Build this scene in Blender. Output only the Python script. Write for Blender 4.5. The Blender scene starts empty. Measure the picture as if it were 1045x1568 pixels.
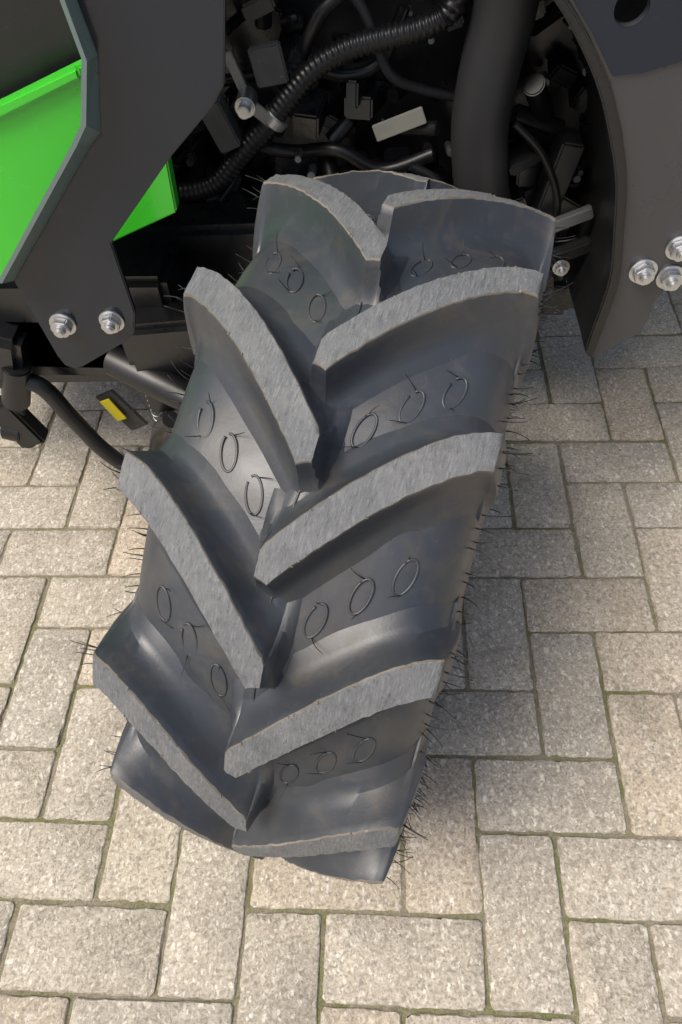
import bpy, bmesh, math, random
from mathutils import Vector, Matrix, noise
random.seed(7)
scene=bpy.context.scene
col=scene.collection

# ---------------------------------------------------------------- helpers
def mesh_obj(name,verts,faces,mats=(),fm=None,smooth=False,parent=None,sharp=None):
    me=bpy.data.meshes.new(name); me.from_pydata(verts,[],faces); me.update()
    for m in mats: me.materials.append(m)
    if fm: me.polygons.foreach_set('material_index',fm)
    if smooth:
        me.polygons.foreach_set('use_smooth',[True]*len(me.polygons))
        if sharp: me.set_sharp_from_angle(angle=math.radians(sharp))
    ob=bpy.data.objects.new(name,me); col.objects.link(ob)
    if parent: ob.parent=parent
    return ob
def bm_obj(name,bm,mats,parent=None,smooth=True,sharp=35):
    me=bpy.data.meshes.new(name); bmesh.ops.recalc_face_normals(bm,faces=bm.faces); bm.to_mesh(me); bm.free()
    for m in mats: me.materials.append(m)
    if smooth:
        me.polygons.foreach_set('use_smooth',[True]*len(me.polygons)); me.set_sharp_from_angle(angle=math.radians(sharp))
    ob=bpy.data.objects.new(name,me); col.objects.link(ob)
    if parent: ob.parent=parent
    return ob
def empty(name,loc=(0,0,0)):
    e=bpy.data.objects.new(name,None); col.objects.link(e); e.location=loc; e.empty_display_size=.1
    return e
def N(nt,t,**kw):
    n=nt.nodes.new(t)
    for k,v in kw.items(): setattr(n,k,v)
    return n
def new_mat(name):
    m=bpy.data.materials.new(name); m.use_nodes=True; nt=m.node_tree
    return m,nt,nt.nodes['Principled BSDF'],nt.links
def ramp(nt,fac,stops):
    r=nt.nodes.new('ShaderNodeValToRGB'); e=r.color_ramp.elements
    while len(e)<len(stops): e.new(0.5)
    for i,(p,c) in enumerate(stops):
        e[i].position=p; e[i].color=(c[0],c[1],c[2],1) if not isinstance(c,(int,float)) else (c,c,c,1)
    nt.links.new(fac,r.inputs[0]); return r.outputs[0]
def mix(nt,fac,a,b,mode='MIX'):
    m=nt.nodes.new('ShaderNodeMix'); m.data_type='RGBA'; m.blend_type=mode
    L=nt.links
    if hasattr(fac,'links'): L.new(fac,m.inputs[0])
    else: m.inputs[0].default_value=fac
    for sock,val in ((m.inputs[6],a),(m.inputs[7],b)):
        if hasattr(val,'links'): L.new(val,sock)
        else: sock.default_value=(val[0],val[1],val[2],1)
    return m.outputs[2]
def noise_tex(nt,scale,detail=6,rough=.6,vec=None,dist=0):
    n=N(nt,'ShaderNodeTexNoise'); n.inputs['Scale'].default_value=scale; n.inputs['Detail'].default_value=detail
    n.inputs['Roughness'].default_value=rough; n.inputs['Distortion'].default_value=dist
    if vec is None:
        tc=nt.nodes.new('ShaderNodeTexCoord'); vec=tc.outputs['Object']
    nt.links.new(vec,n.inputs['Vector']); return n.outputs['Fac']
def bump(nt,bsdf,h,strength=.3,dist=.001,prev=None):
    b=N(nt,'ShaderNodeBump'); b.inputs['Strength'].default_value=strength; b.inputs['Distance'].default_value=dist
    nt.links.new(h,b.inputs['Height'])
    if prev: nt.links.new(prev,b.inputs['Normal'])
    nt.links.new(b.outputs[0],bsdf.inputs['Normal']); return b.outputs[0]
def paint(name,colr,rough=.35,dust=.15,metal=0,dustcol=(.22,.21,.19),coat=0,bscale=0,rv=.25,spec=.5):
    m,nt,b,L=new_mat(name)
    n1=noise_tex(nt,9,8,.65); n2=noise_tex(nt,160,3,.6)
    f=ramp(nt,n1,[(.42,0),(.75,dust)])
    g=ramp(nt,n2,[(.66,0),(.74,min(1,dust*2.5))])
    c=mix(nt,f,colr,dustcol); c=mix(nt,g,c,dustcol)
    L.new(c,b.inputs['Base Color'])
    r=ramp(nt,n1,[(.3,rough),(.8,min(1,rough+rv))]); L.new(r,b.inputs['Roughness'])
    b.inputs['Metallic'].default_value=metal; b.inputs['Coat Weight'].default_value=coat; b.inputs['Specular IOR Level'].default_value=spec
    b.inputs['Coat Roughness'].default_value=.12
    if bscale: bump(nt,b,noise_tex(nt,bscale,4,.6),.25,.001)
    return m

# ---------------------------------------------------------------- materials
def rubber_mat():
    m,nt,b,L=new_mat('tyre_rubber')
    n1=noise_tex(nt,7,6,.6,dist=.6); n2=noise_tex(nt,14,6,.65,dist=1.2); n3=noise_tex(nt,420,3,.6); n4=noise_tex(nt,50,6,.7,dist=.8)
    c=ramp(nt,n1,[(.32,(.028,.033,.042)),(.52,(.038,.043,.051)),(.72,(.052,.054,.057))])
    br=ramp(nt,n2,[(.52,0),(.74,.6)])
    c=mix(nt,br,c,(.090,.074,.056))
    lt=ramp(nt,n4,[(.54,0),(.76,.35)])
    c=mix(nt,lt,c,(.10,.10,.10))
    sp=ramp(nt,n3,[(.69,0),(.75,.5)])
    c=mix(nt,sp,c,(.17,.16,.145))
    L.new(c,b.inputs['Base Color'])
    L.new(ramp(nt,n2,[(.3,.33),(.72,.50)]),b.inputs['Roughness'])
    b.inputs['Specular IOR Level'].default_value=.65
    h=mix(nt,.35,n4,n3)
    bump(nt,b,h,.22,.0012)
    return m
def worn_mat():
    m,nt,b,L=new_mat('worn_lug_rubber')
    tc=nt.nodes.new('ShaderNodeTexCoord')
    mp=N(nt,'ShaderNodeMapping'); mp.inputs['Scale'].default_value=(1,.16,.16)
    L.new(tc.outputs['Object'],mp.inputs['Vector'])
    mp2=N(nt,'ShaderNodeMapping'); mp2.inputs['Rotation'].default_value=(.3,.2,.7); mp2.inputs['Scale'].default_value=(1,.14,.5)
    L.new(tc.outputs['Object'],mp2.inputs['Vector'])
    s1=noise_tex(nt,640,5,.7,mp.outputs[0]); s2=noise_tex(nt,420,5,.75,mp2.outputs[0]); n=noise_tex(nt,24,6,.7); g=noise_tex(nt,520,6,.8); k=noise_tex(nt,60,5,.7)
    c=ramp(nt,n,[(.3,(.115,.121,.128)),(.5,(.145,.150,.154)),(.72,(.190,.190,.186))])
    a=ramp(nt,s1,[(.50,0),(.68,.50)]); c=mix(nt,a,c,(.30,.30,.30))
    d=ramp(nt,s2,[(.34,.70),(.47,0)]); c=mix(nt,d,c,(.060,.063,.068))
    h=ramp(nt,k,[(.34,.4),(.44,0)]); c=mix(nt,h,c,(.08,.082,.086))
    e=ramp(nt,g,[(.60,0),(.70,.5)]); c=mix(nt,e,c,(.38,.37,.34))
    L.new(c,b.inputs['Base Color']); b.inputs['Roughness'].default_value=.66
    p=bump(nt,b,s1,.55,.0010); bump(nt,b,g,.6,.0012,p)
    return m
rubber=rubber_mat(); worn=worn_mat()
hair_m,_,hb,_=new_mat('rubber_hair'); hb.inputs['Base Color'].default_value=(.010,.010,.011,1); hb.inputs['Roughness'].default_value=.5
edge_m=paint('scuffed_edge_rubber',(.12,.105,.082),.7,.7,dustcol=(.34,.29,.22),bscale=300)

# ---------------------------------------------------------------- ground
def paver_mat():
    m,nt,b,L=new_mat('concrete_paver')
    at=N(nt,'ShaderNodeAttribute'); at.attribute_name='pv'
    tc=nt.nodes.new('ShaderNodeTexCoord'); O=tc.outputs['Object']
    va=N(nt,'ShaderNodeVectorMath'); va.operation='ADD'
    sc=N(nt,'ShaderNodeVectorMath'); sc.operation='SCALE'; sc.inputs[3].default_value=7.0
    L.new(at.outputs['Color'],sc.inputs[0]); L.new(O,va.inputs[0]); L.new(sc.outputs[0],va.inputs[1]); V=va.outputs[0]
    big=noise_tex(nt,7,6,.65,V); mid=noise_tex(nt,75,6,.75,V); fine=noise_tex(nt,300,5,.8,V); f2=noise_tex(nt,150,4,.7,V,.6)
    base=ramp(nt,big,[(.3,(.435,.385,.305)),(.55,(.49,.437,.350)),(.75,(.54,.485,.395))])
    sep=N(nt,'ShaderNodeSeparateColor'); L.new(at.outputs['Color'],sep.inputs[0])
    tint=ramp(nt,sep.outputs[0],[(0,(.86,.87,.90)),(.3,(.95,.955,.97)),(.8,(1.02,1.01,.99)),(1,(1.05,.97,.90))])
    c=mix(nt,1.0,base,tint,'MULTIPLY')
    c=mix(nt,ramp(nt,mid,[(.34,.6),(.50,0)]),c,(.28,.242,.19))
    c=mix(nt,ramp(nt,f2,[(.38,.75),(.47,0)]),c,(.28,.245,.195))
    c=mix(nt,ramp(nt,f2,[(.56,0),(.64,.75)]),c,(.70,.655,.56))
    dn=N(nt,'ShaderNodeTexNoise'); dn.inputs['Scale'].default_value=120; L.new(V,dn.inputs['Vector'])
    ds=N(nt,'ShaderNodeVectorMath'); ds.operation='MULTIPLY_ADD'; ds.inputs[1].default_value=(.010,.010,.010); L.new(dn.outputs['Color'],ds.inputs[0]); L.new(V,ds.inputs[2])
    hts=None
    for scl,lo,hi,pk,rot in ((95,.22,.40,.60,.8),(190,.24,.46,.50,-.4)):
        vo=N(nt,'ShaderNodeTexVoronoi'); vo.inputs['Scale'].default_value=scl; vo.feature='F1'
        mp=N(nt,'ShaderNodeMapping'); mp.inputs['Scale'].default_value=(1,.6,1); mp.inputs['Rotation'].default_value=(0,0,rot)
        L.new(ds.outputs[0],mp.inputs['Vector']); L.new(mp.outputs[0],vo.inputs['Vector'])
        grains=ramp(nt,vo.outputs['Distance'],[(lo,1),(hi,0)])
        sep2=N(nt,'ShaderNodeSeparateColor'); L.new(vo.outputs['Color'],sep2.inputs[0])
        pick=ramp(nt,sep2.outputs[0],[(pk,0),(pk+.06,.9)])
        gm=mix(nt,1.0,grains,pick,'MULTIPLY')
        gcol=ramp(nt,sep2.outputs[1],[(0,(.76,.71,.61)),(.40,(.66,.59,.48)),(.58,(.48,.41,.32)),(.72,(.30,.27,.23)),(.85,(.42,.34,.25)),(1,(.82,.79,.72))])
        c=mix(nt,gm,c,gcol); hts=gm
    c=mix(nt,ramp(nt,fine,[(.38,.75),(.46,0)]),c,(.21,.182,.145))
    c=mix(nt,ramp(nt,fine,[(.56,0),(.66,.6)]),c,(.72,.67,.57))
    L.new(c,b.inputs['Base Color']); b.inputs['Roughness'].default_value=.85
    hh=mix(nt,.5,fine,hts); p=bump(nt,b,mid,.6,.002); bump(nt,b,hh,.8,.0016,p)
    return m
def joint_mat():
    m,nt,b,L=new_mat('joint_sand')
    n=noise_tex(nt,5,5,.6); f=noise_tex(nt,350,4,.8); k=noise_tex(nt,45,5,.7)
    c=ramp(nt,f,[(.3,(.13,.115,.085)),(.5,(.27,.235,.18)),(.75,(.44,.385,.30))])
    mo=ramp(nt,n,[(.40,.15),(.58,.95)]); mk=ramp(nt,k,[(.36,0),(.52,1)]); mm=mix(nt,1.0,mo,mk,'MULTIPLY')
    g=ramp(nt,f,[(.3,(.075,.085,.030)),(.7,(.24,.235,.10))])
    c=mix(nt,mm,c,g)
    tc=nt.nodes.new('ShaderNodeTexCoord'); ln=N(nt,'ShaderNodeVectorMath'); ln.operation='LENGTH'; L.new(tc.outputs['Object'],ln.inputs[0])
    far=N(nt,'ShaderNodeMath'); far.operation='GREATER_THAN'; far.inputs[1].default_value=4.3; L.new(ln.outputs['Value'],far.inputs[0])
    c=mix(nt,far.outputs[0],c,(.41,.37,.30))
    L.new(c,b.inputs['Base Color']); b.inputs['Roughness'].default_value=.95
    bump(nt,b,f,.8,.002); return m
S=150
mesh_obj('ground',[(-S,-S,-.0037),(S,-S,-.0037),(S,S,-.0037),(-S,S,-.0037)],[(0,1,2,3)],[joint_mat()])
U=.105
def build_pavers():
    V=[];F=[];C=[]
    n=36
    for j in range(-n,n):
        for i in range(-n,n):
            m=(i-j)%4
            if m==0: x0,y1,w,h=i*U,-j*U,2*U,U
            elif m==3: x0,y1,w,h=i*U,-j*U,U,2*U
            else: continue
            cx=x0+w/2; cy=y1-h/2
            if math.hypot(cx,cy-.5)>3.6: continue
            gap=.0018+random.random()*.0010
            hw=w/2-gap; hh=h/2-gap
            nx=18 if w>h else 9; ny=9 if w>h else 18
            pts=[]
            r=.004
            for k in range(nx): pts.append((-hw+r+(2*hw-2*r)*k/(nx-1),-hh))
            for k in range(ny): pts.append((hw,-hh+r+(2*hh-2*r)*k/(ny-1)))
            for k in range(nx): pts.append((hw-r-(2*hw-2*r)*k/(nx-1),hh))
            for k in range(ny): pts.append((-hw,hh-r-(2*hh-2*r)*k/(ny-1)))
            rz=random.gauss(0,.006); ox=random.gauss(0,.0009); oy=random.gauss(0,.0009); oz=random.gauss(0,.0007); tx=random.gauss(0,.004); ty=random.gauss(0,.004)
            cr,sr=math.cos(rz),math.sin(rz)
            s=len(V); L=len(pts)
            col4=(random.random(),random.random(),random.random(),1)
            for ring,(ins,z) in enumerate(((0,-.03),(0,-.0042),(.0008,-.0014),(.0024,0))):
                for k,(a,b) in enumerate(pts):
                    jx=random.gauss(0,.0007); jy=random.gauss(0,.0007)
                    chip=0
                    if random.random()<.05 and ring>=2: chip=.0028
                    sx=max(0,1-(ins+chip)/hw); sy=max(0,1-(ins+chip)/hh)
                    a2=a*sx+jx; b2=b*sy+jy
                    zz=z+oz+a*tx+b*ty-(chip*.5)
                    V.append((cx+ox+a2*cr-b2*sr,cy+oy+a2*sr+b2*cr,zz)); C.append(col4)
            for ring in range(3):
                for k in range(L):
                    F.append((s+ring*L+k,s+ring*L+(k+1)%L,s+(ring+1)*L+(k+1)%L,s+(ring+1)*L+k))
            F.append(tuple(s+3*L+k for k in range(L)))
    ob=mesh_obj('paving_stones',V,F,[paver_mat()],smooth=True,sharp=40)
    a=ob.data.color_attributes.new('pv','FLOAT_COLOR','POINT')
    a.data.foreach_set('color',[x for c in C for x in c])
    return ob
build_pavers()

# ---------------------------------------------------------------- tyre
WC=(.053,.364,.381); PSI=.264; CB=-.074
tyre=empty('tractor_tire')
ax_=Vector((math.cos(PSI)*math.cos(CB),-math.sin(PSI)*math.cos(CB),math.sin(CB)))
hd_=Vector((math.sin(PSI),math.cos(PSI),0)); up_=ax_.cross(hd_)
tyre.matrix_world=Matrix.Translation(WC)@Matrix((ax_,hd_,up_)).transposed().to_4x4()
def P(u,phi,r): return (u,-math.cos(phi)*r,math.sin(phi)*r)
base_prof=[(0,.3505),(.03,.3500),(.06,.3475),(.085,.3430),(.105,.336),(.119,.325),(.128,.311),(.134,.292),(.137,.268),(.1345,.245),(.126,.226),(.112,.212),(.102,.206)]
def interp(prof,x):
    for (a,b) in zip(prof,prof[1:]):
        if a[0]<=x<=b[0]:
            t=(x-a[0])/(b[0]-a[0]); return a[1]+(b[1]-a[1])*t
    return prof[-1][1]
def dense(prof,n=4):
    out=[]
    for i in range(len(prof)-1):
        p0=prof[max(0,i-1)];p1=prof[i];p2=prof[i+1];p3=prof[min(len(prof)-1,i+2)]
        for k in range(n):
            t=k/n
            out.append(tuple(.5*((2*p1[d])+(-p0[d]+p2[d])*t+(2*p0[d]-5*p1[d]+4*p2[d]-p3[d])*t*t+(-p0[d]+3*p1[d]-3*p2[d]+p3[d])*t**3) for d in (0,1)))
    out.append(prof[-1]); return out
bp=dense(base_prof,4)
full=[(-u,r) for u,r in reversed(bp)]+bp[1:]
def carcass():
    V=[];F=[];n=336;m=len(full)
    for i in range(n):
        ph=2*math.pi*i/n
        for (u,r) in full:
            w=noise.noise(Vector((u*25,math.cos(ph)*8,math.sin(ph)*8)))*.0018
            V.append(P(u,ph,r+w))
    for i in range(n):
        for j in range(m-1):
            F.append((i*m+j,((i+1)%n)*m+j,((i+1)%n)*m+j+1,i*m+j+1))
    mesh_obj('casing',V,F,[rubber],smooth=True,parent=tyre)
carcass()
PITCH=2*math.pi/14; F0=1.729; F1=1.518; DF=.350
U0=-.010; UE=.1310; RT=.386
def lug_line(u):
    s=max(0,min(1,(u-U0)/(UE-U0)))
    return DF*(1-(1-s)**1.38)
JIT={(1,0):.0,(1,1):-.034,(1,2):-.002,(1,3):-.005,(1,4):-.006,(-1,0):.004,(-1,1):-.010,(-1,2):-.006,(-1,3):-.012}
DK={(1,0):1.05,(-1,0):1.0,(1,1):1.0}
def dk(s,L): return DK.get((s,L),.95)
def build_lugs():
    V=[];F=[];M=[];
    st=[]
    us=[U0,U0+.0025,U0+.006,U0+.0105]; nn=30
    us+= [U0+.0105+(UE-U0-.0105)*k/nn for k in range(1,nn+1)]
    nm=len(us)-1
    for u in us:
        rt=RT-.0150*(abs(u)/UE)**2
        st.append((u,rt,u,interp(bp,abs(u)),0))
    dz=RT-.3804
    for (u,rt,ub,rb,k) in ((.1334,.3645,.133,.303,.2),(.1348,.3605,.134,.298,.5),(.1375,.345,.1345,.290,1.0),(.1400,.325,.1355,.280,1.8),(.1415,.305,.1362,.268,2.6),(.1405,.288,.1368,.262,3.4),(.1375,.275,.136,.258,4.2)):
        st.append((u,rt+dz*.9,ub,rb,k))
    side=[(.034,-.25),(.0235,.012),(.0155,.08),(.0092,.22),(.0052,.48),(.0024,.80),(.0008,.965),(.0,1.0)]
    ntop=5
    for sgn,f0 in ((1,F0),(-1,F1)):
        for L in range(14):
            off=f0-L*PITCH+JIT.get((sgn,L),0); kk=dk(sgn,L)
            seed=random.random()*50
            rows=[]
            for si,(u,rt,ub,rb,k) in enumerate(st):
                uu=u if k==0 else UE
                s=(uu-U0)/(UE-U0)
                e=1e-4; sl=(lug_line(min(uu,UE-.002)+e)-lug_line(min(uu,UE-.002)-e))/(2*e)*rt
                if uu<U0+.004: sl=(lug_line(U0+.0041)-lug_line(U0+.004))/1e-4*rt
                ang=math.atan(sl)
                hw=(.0113+.0024*s)/math.cos(ang)
                lo=hi=hw
                if k: lo=hi=hw*(1+.06*k)
                d=u-U0
                if d<.0105: lo=hw*(.10+.90*d/.0105)
                if d<.0025: hi=hw*(.86+.14*d/.0025)
                ph0=off+lug_line(uu)*kk
                row=[]
                def pt(q,h):
                    ph=ph0+q/rt
                    ru=ub+(u-ub)*h
                    rr=rb+(rt-rb)*h
                    nz=noise.noise(Vector((u*60+seed,q*60,h*3)))*.0006
                    if h>.9: nz+=noise.noise(Vector((u*260+seed,q*260,7)))*.0012
                    dq=noise.noise(Vector((u*330,seed,q*90)))*.0015/rt if h>.9 else 0
                    row.append(P(sgn*ru,ph+dq,rr+nz))
                ca=1/math.cos(ang)
                for q,h in side: pt(-(lo+q*ca*1.0),h)
                for t in range(1,ntop): pt(-lo+(lo+hi)*t/ntop,1.0)
                for q,h in reversed(side): pt(hi+q*ca*1.25,h)
                rows.append(row)
            first=rows[0]; nr=len(first)
            pre=[]
            u,rt,ub,rb,k=st[0]
            for (du,h) in ((-.016,-.2),(-.010,.05),(-.0062,.16),(-.0038,.38),(-.0018,.75),(-.0006,.96)):
                row=[]
                for idx,p in enumerate(first):
                    ru=u+du
                    r=math.hypot(p[1],p[2]); ph=math.atan2(p[2],-p[1])
                    hr=(r-rb)/(rt-rb)
                    r2=rb+(rt-rb)*min(hr,h)
                    phc=off
                    ph=(ph-phc+math.pi)%(2*math.pi)-math.pi
                    row.append(P(sgn*ru,phc+ph+du*.5,r2))
                pre.append(row)
            rows=pre+rows
            s0=len(V)
            for row in rows: V.extend(row)
            t0=len(side)-1; t1=nr-len(side)
            for a in range(len(rows)-1):
                for b in range(nr-1):
                    i=s0+a*nr+b
                    F.append((i,i+1,i+nr+1,i+nr) if sgn<0 else (i,i+nr,i+nr+1,i+1))
                    mi=0
                    if len(pre)<=a<len(pre)+nm+1 and t0<=b<t1: mi=1
                    elif len(pre)-1<=a<len(pre)+nm+1 and (b==t0-1 or b==t1): mi=2
                    M.append(mi)
    mesh_obj('tread_lugs',V,F,[rubber,worn,edge_m],M,smooth=True,parent=tyre,sharp=36)
build_lugs()
def centre_rib():
    V=[];F=[];n=280
    prof=[(-.024,-.0015),(-.014,.0015),(-.009,.0045),(-.006,.0058),(0,.0062),(.006,.0058),(.009,.0045),(.014,.0015),(.024,-.0015)]
    m=len(prof)
    for i in range(n):
        ph=2*math.pi*i/n
        t=((ph-F0)/PITCH)%1.0
        tri=1-abs(2*t-1)*2
        c=.009*tri
        for q,h in prof:
            V.append(P(c+q,ph,.3500+h+noise.noise(Vector((i*.3,q*80,2)))*.0006))
    for i in range(n):
        for j in range(m-1): F.append((i*m+j,((i+1)%n)*m+j,((i+1)%n)*m+j+1,i*m+j+1))
    mesh_obj('centre_rib',V,F,[rubber],smooth=True,parent=tyre,sharp=50)
centre_rib()
def tube_data(V,F,pts,r0,r1=None,seg=5,cap=True):
    if r1 is None: r1=r0
    s=len(V); n=len(pts); up=None
    for i,p in enumerate(pts):
        p=Vector(p); a=Vector(pts[max(0,i-1)]); b=Vector(pts[min(n-1,i+1)]); t=(b-a).normalized()
        if up is None: up=t.orthogonal().normalized()
        up=(up-t*up.dot(t)).normalized(); w=t.cross(up)
        r=r0+(r1-r0)*i/(n-1)
        for k in range(seg):
            a_=2*math.pi*k/seg
            V.append(tuple(p+up*math.cos(a_)*r+w*math.sin(a_)*r))
    for i in range(n-1):
        for k in range(seg):
            F.append((s+i*seg+k,s+i*seg+(k+1)%seg,s+(i+1)*seg+(k+1)%seg,s+(i+1)*seg+k))
    if cap:
        F.append(tuple(s+k for k in reversed(range(seg)))); F.append(tuple(s+(n-1)*seg+k for k in range(seg)))
def hair(V,F,p,d,l,r=.0005):
    p=Vector(p); d=Vector(d).normalized(); c=Vector((random.gauss(0,1),random.gauss(0,1),random.gauss(0,1)))
    c=(c-d*c.dot(d)).normalized()*random.uniform(.05,.55)
    tube_data(V,F,[p+d*l*t+c*l*t*t for t in (0,.25,.5,.75,1)],r,r*.5,4)
def details():
    V=[];F=[];VR=[];FR=[];VC=[];FC=[]
    for sgn in (1,-1):
        for i in range(260):
            ph=2*math.pi*(i+random.random()*.6)/260
            if random.random()<.12: continue
            u=.131+random.random()*.006; r=interp(bp,u)+.004
            hair(V,F,P(sgn*u,ph,r-.003),P(sgn*1.0,ph,random.uniform(.1,.9)),random.uniform(.011,.025),.0006)
        f0=F0 if sgn>0 else F1
        for L in range(14):
            of=f0-L*PITCH+JIT.get((sgn,L),0); kk=dk(sgn,L)
            for q in (-.014,-.008,-.002,.004,.010,.016):
                ph=of+DF*kk+q/.36
                hair(V,F,P(sgn*.136,ph,.352+random.uniform(-.02,.012)),P(sgn*1,ph,random.uniform(-.1,.5)),random.uniform(.012,.025),.0006)
            for q in range(14):
                uu=random.uniform(.0,.12); e=random.choice((-1,1)); rt=RT-.0150*(uu/UE)**2
                sl=(lug_line(min(uu,.128)+1e-4)-lug_line(min(uu,.128)))/1e-4*rt
                hw=(.0113+.0024*(uu-U0)/(UE-U0))*math.sqrt(1+sl*sl)
                c0=Vector(P(sgn*uu,of+lug_line(uu)*kk+e*hw/rt,rt-.0004)); s_=len(VC); rr=random.uniform(.0006,.0016)
                for dx,dy,dz_ in ((1,0,0),(-1,0,0),(0,1,0),(0,-1,0),(0,0,1),(0,0,-1)):
                    VC.append(tuple(c0+Vector((dx,dy,dz_))*rr*random.uniform(.5,1.5)))
                for f in ((0,2,4),(2,1,4),(1,3,4),(3,0,4),(2,0,5),(1,2,5),(3,1,5),(0,3,5)): FC.append(tuple(s_+k for k in f))
            for uu in (.034,.063,.091):
                r=interp(bp,uu)+.0006
                ph=of+lug_line(uu)*kk-PITCH*.505
                ax,ay=.0068,.0145
                ring=[]
                n=36; a0=random.uniform(-.3,.3)+(-.9 if sgn>0 else -2.2); span=random.choice((1.85,2.0,2.0,1.75))*math.pi
                for k in range(n+1):
                    a=a0+span*(k/n)-span/2
                    ring.append(P(sgn*(uu+ax*math.cos(a)+.003*math.sin(a)),ph+ay*math.sin(a)/r,interp(bp,abs(uu+ax*math.cos(a)))+.0002))
                tube_data(VR,FR,ring,.0011,.0011,8,True)
                for e in (-1,1):
                    if random.random()<.9:
                        hair(V,F,P(sgn*uu,ph+e*ay*.95/r,r),P(sgn*random.uniform(-1,.2),ph+e*.5,.35),random.uniform(.009,.018),.00048)
    mesh_obj('vent_hairs',V,F,[hair_m],smooth=True,parent=tyre)
    mesh_obj('vent_rings',VR,FR,[rubber],smooth=True,parent=tyre)
    mesh_obj('rubber_crumbs',VC,FC,[edge_m],parent=tyre)
    V=[];F=[]
    n=400
    pts=[P(.0015*math.sin(i*.5),2*math.pi*i/n,.3564) for i in range(n+1)]
    tube_data(V,F,pts,.0009,.0009,5,False)
    mesh_obj('mould_seam',V,F,[rubber],smooth=True,parent=tyre)
details()
def rim():
    prof=[(-.10,.208),(-.104,.218),(-.100,.206),(-.085,.200),(-.06,.185),(.06,.185),(.085,.200),(.100,.206),(.104,.218),(.10,.208)]
    disc=[(.03,.19),(.02,.15),(.045,.12),(.045,.0)]
    V=[];F=[];n=72
    for pr in (prof,disc):
        s=len(V);m=len(pr)
        for i in range(n):
            for u,r in pr: V.append(P(u,2*math.pi*i/n,max(r,.001)))
        for i in range(n):
            for j in range(m-1): F.append((s+i*m+j,s+((i+1)%n)*m+j,s+((i+1)%n)*m+j+1,s+i*m+j+1))
    mesh_obj('wheel_rim',V,F,[paint('rim_paint',(.35,.36,.37),.35,.2)],smooth=True,parent=tyre,sharp=40)
rim()

# ---------------------------------------------------------------- tractor
tractor=empty('tractor',(0,.9,0))
TI=Matrix.Translation((0,-.9,0))
def par(ob):
    ob.parent=tractor; ob.matrix_parent_inverse=TI; return ob
navy=paint('dark_grey_paint',(.008,.013,.023),.14,.012,coat=.35,rv=.04,spec=.5)
navy2=paint('fender_navy_reflection',(.012,.019,.034),.2,.012,coat=.1,rv=.05,spec=.4)  # dark navy reflection on the upper fender, put into a base colour
greyp=paint('grey_fender_paint',(.052,.052,.057),.26,.03,coat=.3,rv=.06)
black=paint('black_plastic',(.009,.009,.010),.28,.10,dustcol=(.07,.068,.062),spec=.6)
engine_m=paint('engine_black',(.007,.0075,.009),.20,.12,dustcol=(.05,.047,.042),bscale=80,spec=.9)
pipe_m=paint('intake_pipe_rubber',(.032,.032,.034),.5,.15,dustcol=(.06,.058,.056))
green=paint('green_paint',(.055,.62,.030),.25,.01,coat=.5,rv=.05)
zinc=paint('zinc_steel',(.66,.67,.68),.28,.25,metal=1,dustcol=(.35,.33,.28))
steel=paint('dull_steel',(.26,.27,.28),.35,.3,metal=.8)
label_m=paint('label_paper',(.40,.39,.33),.5,.4)
yellow=paint('yellow_tag',(.75,.62,.02),.4,.1)
def prism(name,pts,y0,y1,mat,bev=.0015):
    bm=bmesh.new()
    a=[bm.verts.new((x,y0,z)) for x,z in pts]; b=[bm.verts.new((x,y1,z)) for x,z in pts]
    bm.faces.new(a); bm.faces.new(list(reversed(b)))
    for i in range(len(pts)):
        j=(i+1)%len(pts); bm.faces.new((a[j],a[i],b[i],b[j]))
    bmesh.ops.recalc_face_normals(bm,faces=bm.faces)
    if bev: bmesh.ops.bevel(bm,geom=[e for e in bm.edges],offset=bev,segments=2,affect='EDGES',clamp_overlap=True)
    ob=bm_obj(name,bm,[mat],smooth=False); par(ob); return ob
def boxes(name,lst,mat,bev=.003):
    bm=bmesh.new()
    for (c,s,r) in lst:
        M=Matrix.Translation(c)@Matrix.Rotation(r[2],4,'Z')@Matrix.Rotation(r[1],4,'Y')@Matrix.Rotation(r[0],4,'X')@Matrix.Diagonal((s[0],s[1],s[2],1))
        g=bmesh.ops.create_cube(bm,size=1,matrix=M)
        es=list({e for v in g['verts'] for e in v.link_edges})
        bmesh.ops.bevel(bm,geom=es,offset=min(bev,min(s)*.3),segments=2,affect='EDGES',clamp_overlap=True)
    return par(bm_obj(name,bm,[mat],sharp=40))
def cyls(name,lst,mat):
    bm=bmesh.new()
    for (p,q,r) in lst:
        p=Vector(p);q=Vector(q);d=q-p
        M=Matrix.Translation((p+q)/2)@d.to_track_quat('Z','Y').to_matrix().to_4x4()
        g=bmesh.ops.create_cone(bm,cap_ends=True,segments=28,radius1=r,radius2=r,depth=d.length,matrix=M)
        es=[e for e in {e for v in g['verts'] for e in v.link_edges} if len(e.link_faces)==2 and e.calc_face_angle(0)>1]
        bmesh.ops.bevel(bm,geom=es,offset=min(.002,r*.15),segments=2,affect='EDGES',clamp_overlap=True)
    return par(bm_obj(name,bm,[mat],sharp=40))
def spline(pts,step=.004):
    out=[];n=len(pts)
    for i in range(n-1):
        p0=Vector(pts[max(0,i-1)]);p1=Vector(pts[i]);p2=Vector(pts[i+1]);p3=Vector(pts[min(n-1,i+2)])
        m=max(2,int((p2-p1).length/step))
        for k in range(m):
            t=k/m; out.append(.5*((2*p1)+(-p0+p2)*t+(2*p0-5*p1+4*p2-p3)*t*t+(-p0+3*p1-3*p2+p3)*t**3))
    out.append(Vector(pts[-1])); return out
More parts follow.
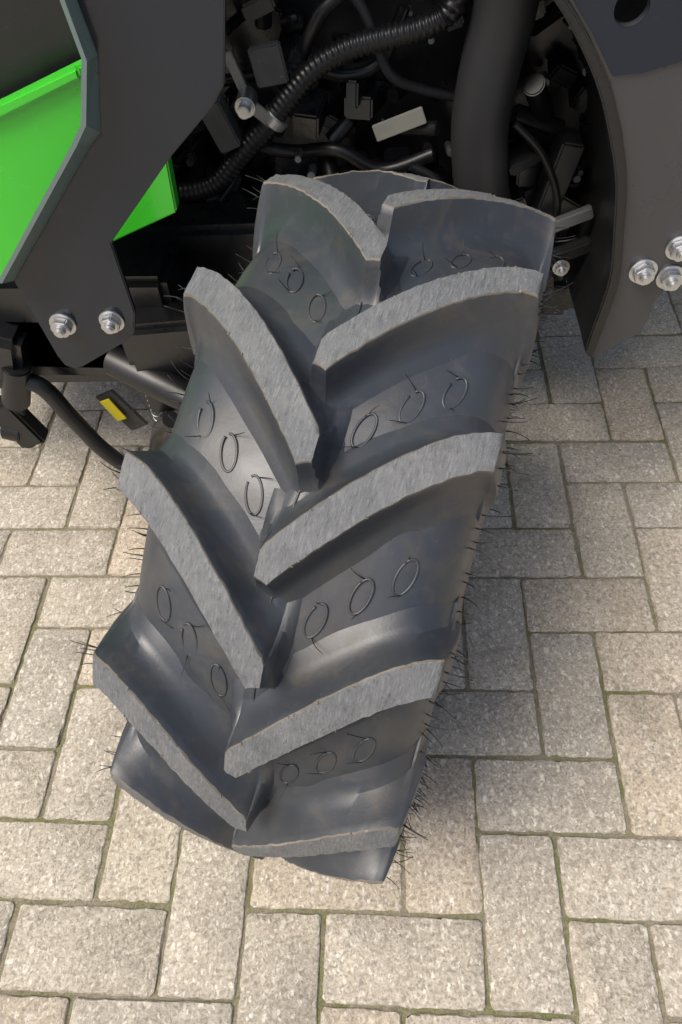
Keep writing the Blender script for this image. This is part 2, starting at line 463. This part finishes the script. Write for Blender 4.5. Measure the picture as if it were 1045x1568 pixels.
def hose(name,pts,r,mat,corr=0,step=.004,seg=20):
    V=[];F=[]; P_=spline(pts,step)
    f=(lambda i:r+(corr if (i//2)%2 else -corr)) if corr else (lambda i:r)
    n=len(P_);up=None
    for i,p in enumerate(P_):
        a=P_[max(0,i-1)];b=P_[min(n-1,i+1)];t=(b-a).normalized()
        if up is None: up=t.orthogonal().normalized()
        up=(up-t*up.dot(t)).normalized();w=t.cross(up);rr=f(i)
        for k in range(seg):
            an=2*math.pi*k/seg; V.append(tuple(p+up*math.cos(an)*rr+w*math.sin(an)*rr))
    for i in range(n-1):
        for k in range(seg): F.append((i*seg+k,i*seg+(k+1)%seg,(i+1)*seg+(k+1)%seg,(i+1)*seg+k))
    F.append(tuple(reversed(range(seg)))); F.append(tuple((n-1)*seg+k for k in range(seg)))
    return par(mesh_obj(name,V,F,[mat],smooth=True,sharp=50))
def bolt(name,x,y,z,s=1.0,rot=0.2):
    bm=bmesh.new()
    def cyl(r,d,yy,seg):
        M=Matrix.Translation((x,yy,z))@Matrix.Rotation(math.pi/2,4,'X')@Matrix.Rotation(rot,4,'Z')
        g=bmesh.ops.create_cone(bm,cap_ends=True,segments=seg,radius1=r,radius2=r,depth=d,matrix=M)
        es=[e for e in {e for v in g['verts'] for e in v.link_edges} if len(e.link_faces)==2 and e.calc_face_angle(0)>.8]
        bmesh.ops.bevel(bm,geom=es,offset=d*.12,segments=2,affect='EDGES',clamp_overlap=True)
    cyl(.0150*s,.003*s,y-.0015*s,32); cyl(.0118*s,.010*s,y-.008*s,6); cyl(.0062*s,.006*s,y-.0155*s,24); cyl(.0042*s,.002,y-.0190*s,18)
    return par(bm_obj(name,bm,[zinc],sharp=30))

A=[(-.155,.960),(-.155,.894),(-.151,.853),(-.169,.789),(-.182,.778),(-.315,.636),(-.306,.531),(-.302,.516),(-.293,.511),(-.282,.513),(-.214,.552),(-.203,.563),(-.194,.591),(-.194,.679),(-.110,.766),(-.063,.808),(-.049,.826),(-.037,.888),(-.037,.960)]
prism('bracket_plate',A,.50,.508,navy,.0012)
inn=[(-.155,.960),(-.155,.894),(-.151,.853),(-.169,.789),(-.182,.778),(-.315,.636)]
outr=[(-.157,.966),(-.157,.900),(-.154,.857),(-.172,.806),(-.187,.788),(-.317,.648)]
V=[];F=[]
for (a,b) in zip(inn,outr):
    V+= [(a[0],.502,a[1]),(b[0],.480,b[1]),(b[0]-.004,.480,b[1]+.002),(a[0]-.004,.502,a[1]+.002)]
for i in range(len(inn)-1):
    for k in range(4): F.append((i*4+k,i*4+(k+1)%4,(i+1)*4+(k+1)%4,(i+1)*4+k))
flm=paint('flange_green_reflection',(.17,.23,.21),.22,.15)  # lit edge and green panel reflection painted into the flange colour
par(mesh_obj('bracket_flange',V,F,[flm]))
bolt('bracket_bolt_1',-.281,.50,.579,1.0,.3); bolt('bracket_bolt_2',-.223,.50,.582,.95,.8)
B=[(-.70,.655),(-.293,.783),(-.193,.818),(-.139,.7255),(-.143,.663),(-.228,.628),(-.297,.590),(-.381,.580),(-.70,.575)]
prism('green_side_panel',B,.58,.60,green,.002)
prism('green_panel_lip',[(-.70,.645),(-.293,.773),(-.20,.806),(-.20,.818),(-.293,.787),(-.70,.659)],.572,.5798,green,.003)
boxes('hood_grille',[((-.45,.64,.86),(.62,.05,.26),(0,0,0))],black)
boxes('hood',[((-.42,1.15,1.18),(1.0,1.0,.30),(0,0,0))],green,.04)
boxes('underhood_cover',[((.15,1.25,1.00),(1.9,.8,.04),(0,0,0))],black,.01)
boxes('cab_step_tank',[((.95,1.15,.72),(.70,.7,.55),(0,0,0))],black,.03)
J=[(.258,.830),(.288,.793),(.317,.750),(.340,.700),(.358,.648),(.370,.583),(.3795,.53),(.381,.489),(.380,.45),(.376,.414),(.373,.386),(.378,.380),(.431,.423),(.4365,.45),(.436,.475),(.445,.492),(.462,.506),(.70,.520),(.70,1.0),(.20,1.0),(.20,.89)]
fp=prism('fender_plate',J,.65,.660,greyp,.0012)
fu=prism('fender_reflection_sheet',[(.20,.893),(.261,.832),(.291,.795),(.318,.757),(.345,.758),(.70,.850),(.70,1.0),(.20,1.0)],.6475,.6498,navy2,.0006)  # added thin sheet; its navy colour paints the fender's dark upper reflection
for ob_ in (fp,fu):
    bm=bmesh.new(); bmesh.ops.create_cone(bm,cap_ends=True,segments=48,radius1=.0165,radius2=.0165,depth=.06,matrix=Matrix.Translation((.322,.655,.817))@Matrix.Rotation(math.pi/2,4,'X'))
    cut=bm_obj('cutter',bm,[],smooth=False)
    bo=ob_.modifiers.new('b','BOOLEAN'); bo.operation='DIFFERENCE'; bo.object=cut; bo.solver='EXACT'
    bpy.context.view_layer.objects.active=ob_; bpy.context.view_layer.update()
    bpy.ops.object.modifier_apply(modifier='b'); bpy.data.objects.remove(cut)
arc=[(.20,.885),(.258,.829),(.288,.792),(.317,.749),(.340,.699),(.358,.647),(.370,.582),(.379,.53),(.380,.489),(.376,.43),(.372,.388)]
ins=[(.188,.885),(.246,.829),(.277,.790),(.305,.746),(.327,.697),(.345,.646),(.3575,.582),(.366,.53),(.366,.489),(.362,.44),(.360,.402)]
def smooth2(l): return [(p.x,p.y) for p in spline([(a_,b_,0) for a_,b_ in l],.012)]
prism('fender_lip',smooth2(arc)+list(reversed(smooth2(ins))),.638,.672,black,.002)
V=[];F=[]
for (x,z) in smooth2(arc): V+=[(x-.004,.66,z-.002),(x-.010,1.02,z-.004)]
for i in range(len(V)//2-1): F.append((2*i,2*i+2,2*i+3,2*i+1))
par(mesh_obj('fender_liner',V,F,[black],smooth=True))
bolt('fender_bolt_1',.409,.65,.524,1.15,.1); bolt('fender_bolt_2',.445,.65,.514,1.15,.5); bolt('fender_bolt_3',.444,.65,.556,1.1,.9)
lst=[((-.02,1.22,.62),(1.0,.60,.74),(0,0,0)),((-.55,1.0,.50),(.5,.5,.5),(0,0,0)),((.20,1.10,.38),(.40,.42,.24),(0,0,0)),((-.42,.80,.46),(.44,.34,.17),(0,.02,0)),((-.22,.86,.40),(.28,.26,.30),(0,0,0))]
boxes('engine_block',lst,engine_m,.01)
rb=random.Random(11)
lst=[];cl=[];sm=[]
for i in range(300):
    x=rb.uniform(-.32,.42); z=rb.uniform(.32,.92); y=rb.uniform(.84,.93)
    t=rb.random(); k=rb.uniform(.4,.9)
    if t<.5:
        lst.append(((x,y,z),(k*rb.uniform(.012,.07),rb.uniform(.03,.10),k*rb.uniform(.010,.05)),(rb.uniform(-.3,.3),rb.choice((0,.1,-.35,.5)),rb.uniform(-.3,.3))))
    elif t<.8:
        l=rb.uniform(.02,.08); d=Vector((rb.gauss(0,1),rb.gauss(0,.6),rb.gauss(0,1))).normalized()*l
        cl.append(((x,y,z),(x+d.x,y+d.y,z+d.z),rb.uniform(.004,.014)))
    else:
        sm.append(((x,y-.02,z),(x+rb.uniform(-.004,.004),y-.05,z+.003),rb.uniform(.002,.006)))
boxes('engine_parts',lst,engine_m,.003); cyls('engine_fittings',cl,black); cyls('engine_bolt_heads',sm,steel)
def path(l,y): return [(x/1000,y+dy,z/1000) for x,z,dy in l]
hose('corrugated_hose',path([(172,840,.03),(167,786,.0),(154,764,0),(124,752,0),(86,745,0),(40,735,0),(0,715,0),(-36,682,0),(-65,651,0),(-105,615,0),(-148,575,0),(-202,558,.01),(-260,545,.05)],.80),.0130,black,.0009,.0018)
hose('intake_pipe',path([(226,860,0),(224,767,0),(216,719,0),(210,674,0),(208,626,0),(217,554,0),(232,500,.03),(250,450,.08)],.81),.037,pipe_m,0,.012,40)
hose('hose_a',path([(60,870,0),(40,800,0),(10,770,0),(-10,720,.02),(30,690,.04),(80,700,.05),(110,760,.05)],.80),.008,black)
hose('hose_b',path([(-30,840,0),(20,810,0),(60,770,0),(90,700,.0),(130,670,.02),(190,650,.03)],.82),.006,pipe_m)
hose('hose_c',path([(-130,640,0),(-90,600,.02),(-40,590,.02),(20,600,.0),(80,570,0),(150,590,0)],.83),.009,black)
hose('wire_a',path([(-160,700,0),(-120,660,0),(-110,600,0),(-150,540,0),(-170,480,0)],.80),.004,black)
hose('wire_b',path([(250,640,0),(290,600,0),(320,540,0),(330,470,0),(350,420,0)],.80),.005,black)
hose('wire_c',path([(120,590,0),(160,560,.0),(150,500,0),(100,480,0)],.80),.006,black)
cyls('hose_clamp',[((-.049,.800,.664),(-.059,.800,.654),.0175)],zinc)
cyls('clamp_bolt',[((-.085,.80,.688),(-.085,.765,.688),.0125),((-.085,.772,.688),(-.085,.752,.688),.0075)],zinc)
boxes('clamp_strap',[((-.072,.79,.672),(.045,.004,.016),(0,.75,0)),((-.095,.80,.715),(.012,.01,.05),(0,-.3,0))],steel,.001)
boxes('engine_label',[((.104,.815,.638),(.068,.004,.022),(0,-.33,0))],label_m,.001)
boxes('sensor_plate',[((-.054,.80,.722),(.040,.012,.045),(0,-.15,0)),((-.125,.80,.655),(.030,.03,.060),(0,-.35,0))],paint('cast_grey',(.06,.062,.066),.4,.5,bscale=200),.002)
boxes('engine_rail',[((.31,.83,.50),(.03,.05,.22),(0,.2,0)),((.33,.78,.46),(.10,.02,.02),(0,-.4,0))],black,.003)
boxes('axle_plate',[((.335,.78,.515),(.07,.012,.018),(0,-.4,0))],steel,.002)
bolt('axle_bolt_1',.335,.76,.455,.8,.2); bolt('axle_bolt_2',.300,.76,.40,.7,.4)
boxes('axle_beam',[((-.40,.70,.44),(.46,.14,.10),(0,.05,0)),((-.20,.64,.42),(.14,.10,.16),(0,0,.1)),((-.47,.62,.44),(.10,.06,.10),(0,.3,0))],engine_m,.01)
cyls('tie_rod',[((-.46,.60,.36),(-.43,.60,.43),.020),((-.475,.60,.27),(-.465,.60,.36),.012),((-.475,.60,.30),(-.50,.60,.31),.02),((-.30,.62,.42),(-.10,.52,.38),.022)],black)
boxes('tie_rod_arm',[((-.475,.60,.32),(.045,.03,.09),(0,-.3,0))],black,.004)
hose('brake_hose',[(-.47,.60,.41),(-.412,.60,.392),(-.388,.60,.325),(-.361,.60,.251),(-.323,.60,.205),(-.286,.60,.234),(-.260,.60,.294),(-.22,.56,.36)],.0125,black,0,.006)
hose('spring',[(-.2535+.008*math.cos(k*.7),.60+.008*math.sin(k*.7),.42-k*.0011) for k in range(90)],.0016,steel,0,.01,8)
boxes('yellow_tag',[((-.343,.645,.296),(.018,.003,.046),(0,-.35,0))],yellow,.001)
boxes('tag_holder',[((-.334,.655,.285),(.035,.006,.085),(0,-.45,0))],paint('tag_black',(.03,.03,.03),.5,.3),.002)

# ---------------------------------------------------------------- light
w=bpy.data.worlds.new('World'); scene.world=w; w.use_nodes=True; nt=w.node_tree
sky=nt.nodes.new('ShaderNodeTexSky'); sky.sky_type='NISHITA'; sky.sun_disc=False
az=math.radians(-125); el=math.radians(60)
sky.sun_elevation=el; sky.sun_rotation=az; sky.air_density=1.0; sky.dust_density=5.0
nt.links.new(sky.outputs[0],nt.nodes['Background'].inputs[0]); nt.nodes['Background'].inputs[1].default_value=.15
sd=bpy.data.lights.new('sun','SUN'); sd.energy=2.8; sd.angle=math.radians(28); sd.color=(1,.95,.87)
so=bpy.data.objects.new('sun',sd); col.objects.link(so)
d=Vector((math.sin(az)*math.cos(el),math.cos(az)*math.cos(el),math.sin(el)))
so.rotation_euler=(-d).to_track_quat('-Z','Y').to_euler(); so.location=d*5

# ---------------------------------------------------------------- camera
cd=bpy.data.cameras.new('camera'); co=bpy.data.objects.new('camera',cd); col.objects.link(co)
cd.sensor_fit='VERTICAL'; cd.sensor_height=36; cd.lens=36*1132.5/1568; cd.clip_end=500; cd.clip_start=.01
a,b,c=0.1134,0.9203,-0.0942
R=Matrix.Rotation(a,3,'Z')@Matrix.Rotation(math.pi/2-b,3,'X')@Matrix.Rotation(c,3,'Z')
co.matrix_world=Matrix.Translation((0.0925,-0.1679,1.1033))@R.to_4x4()
scene.camera=co
scene.view_settings.view_transform='Standard'; scene.view_settings.look='None'; scene.view_settings.exposure=0
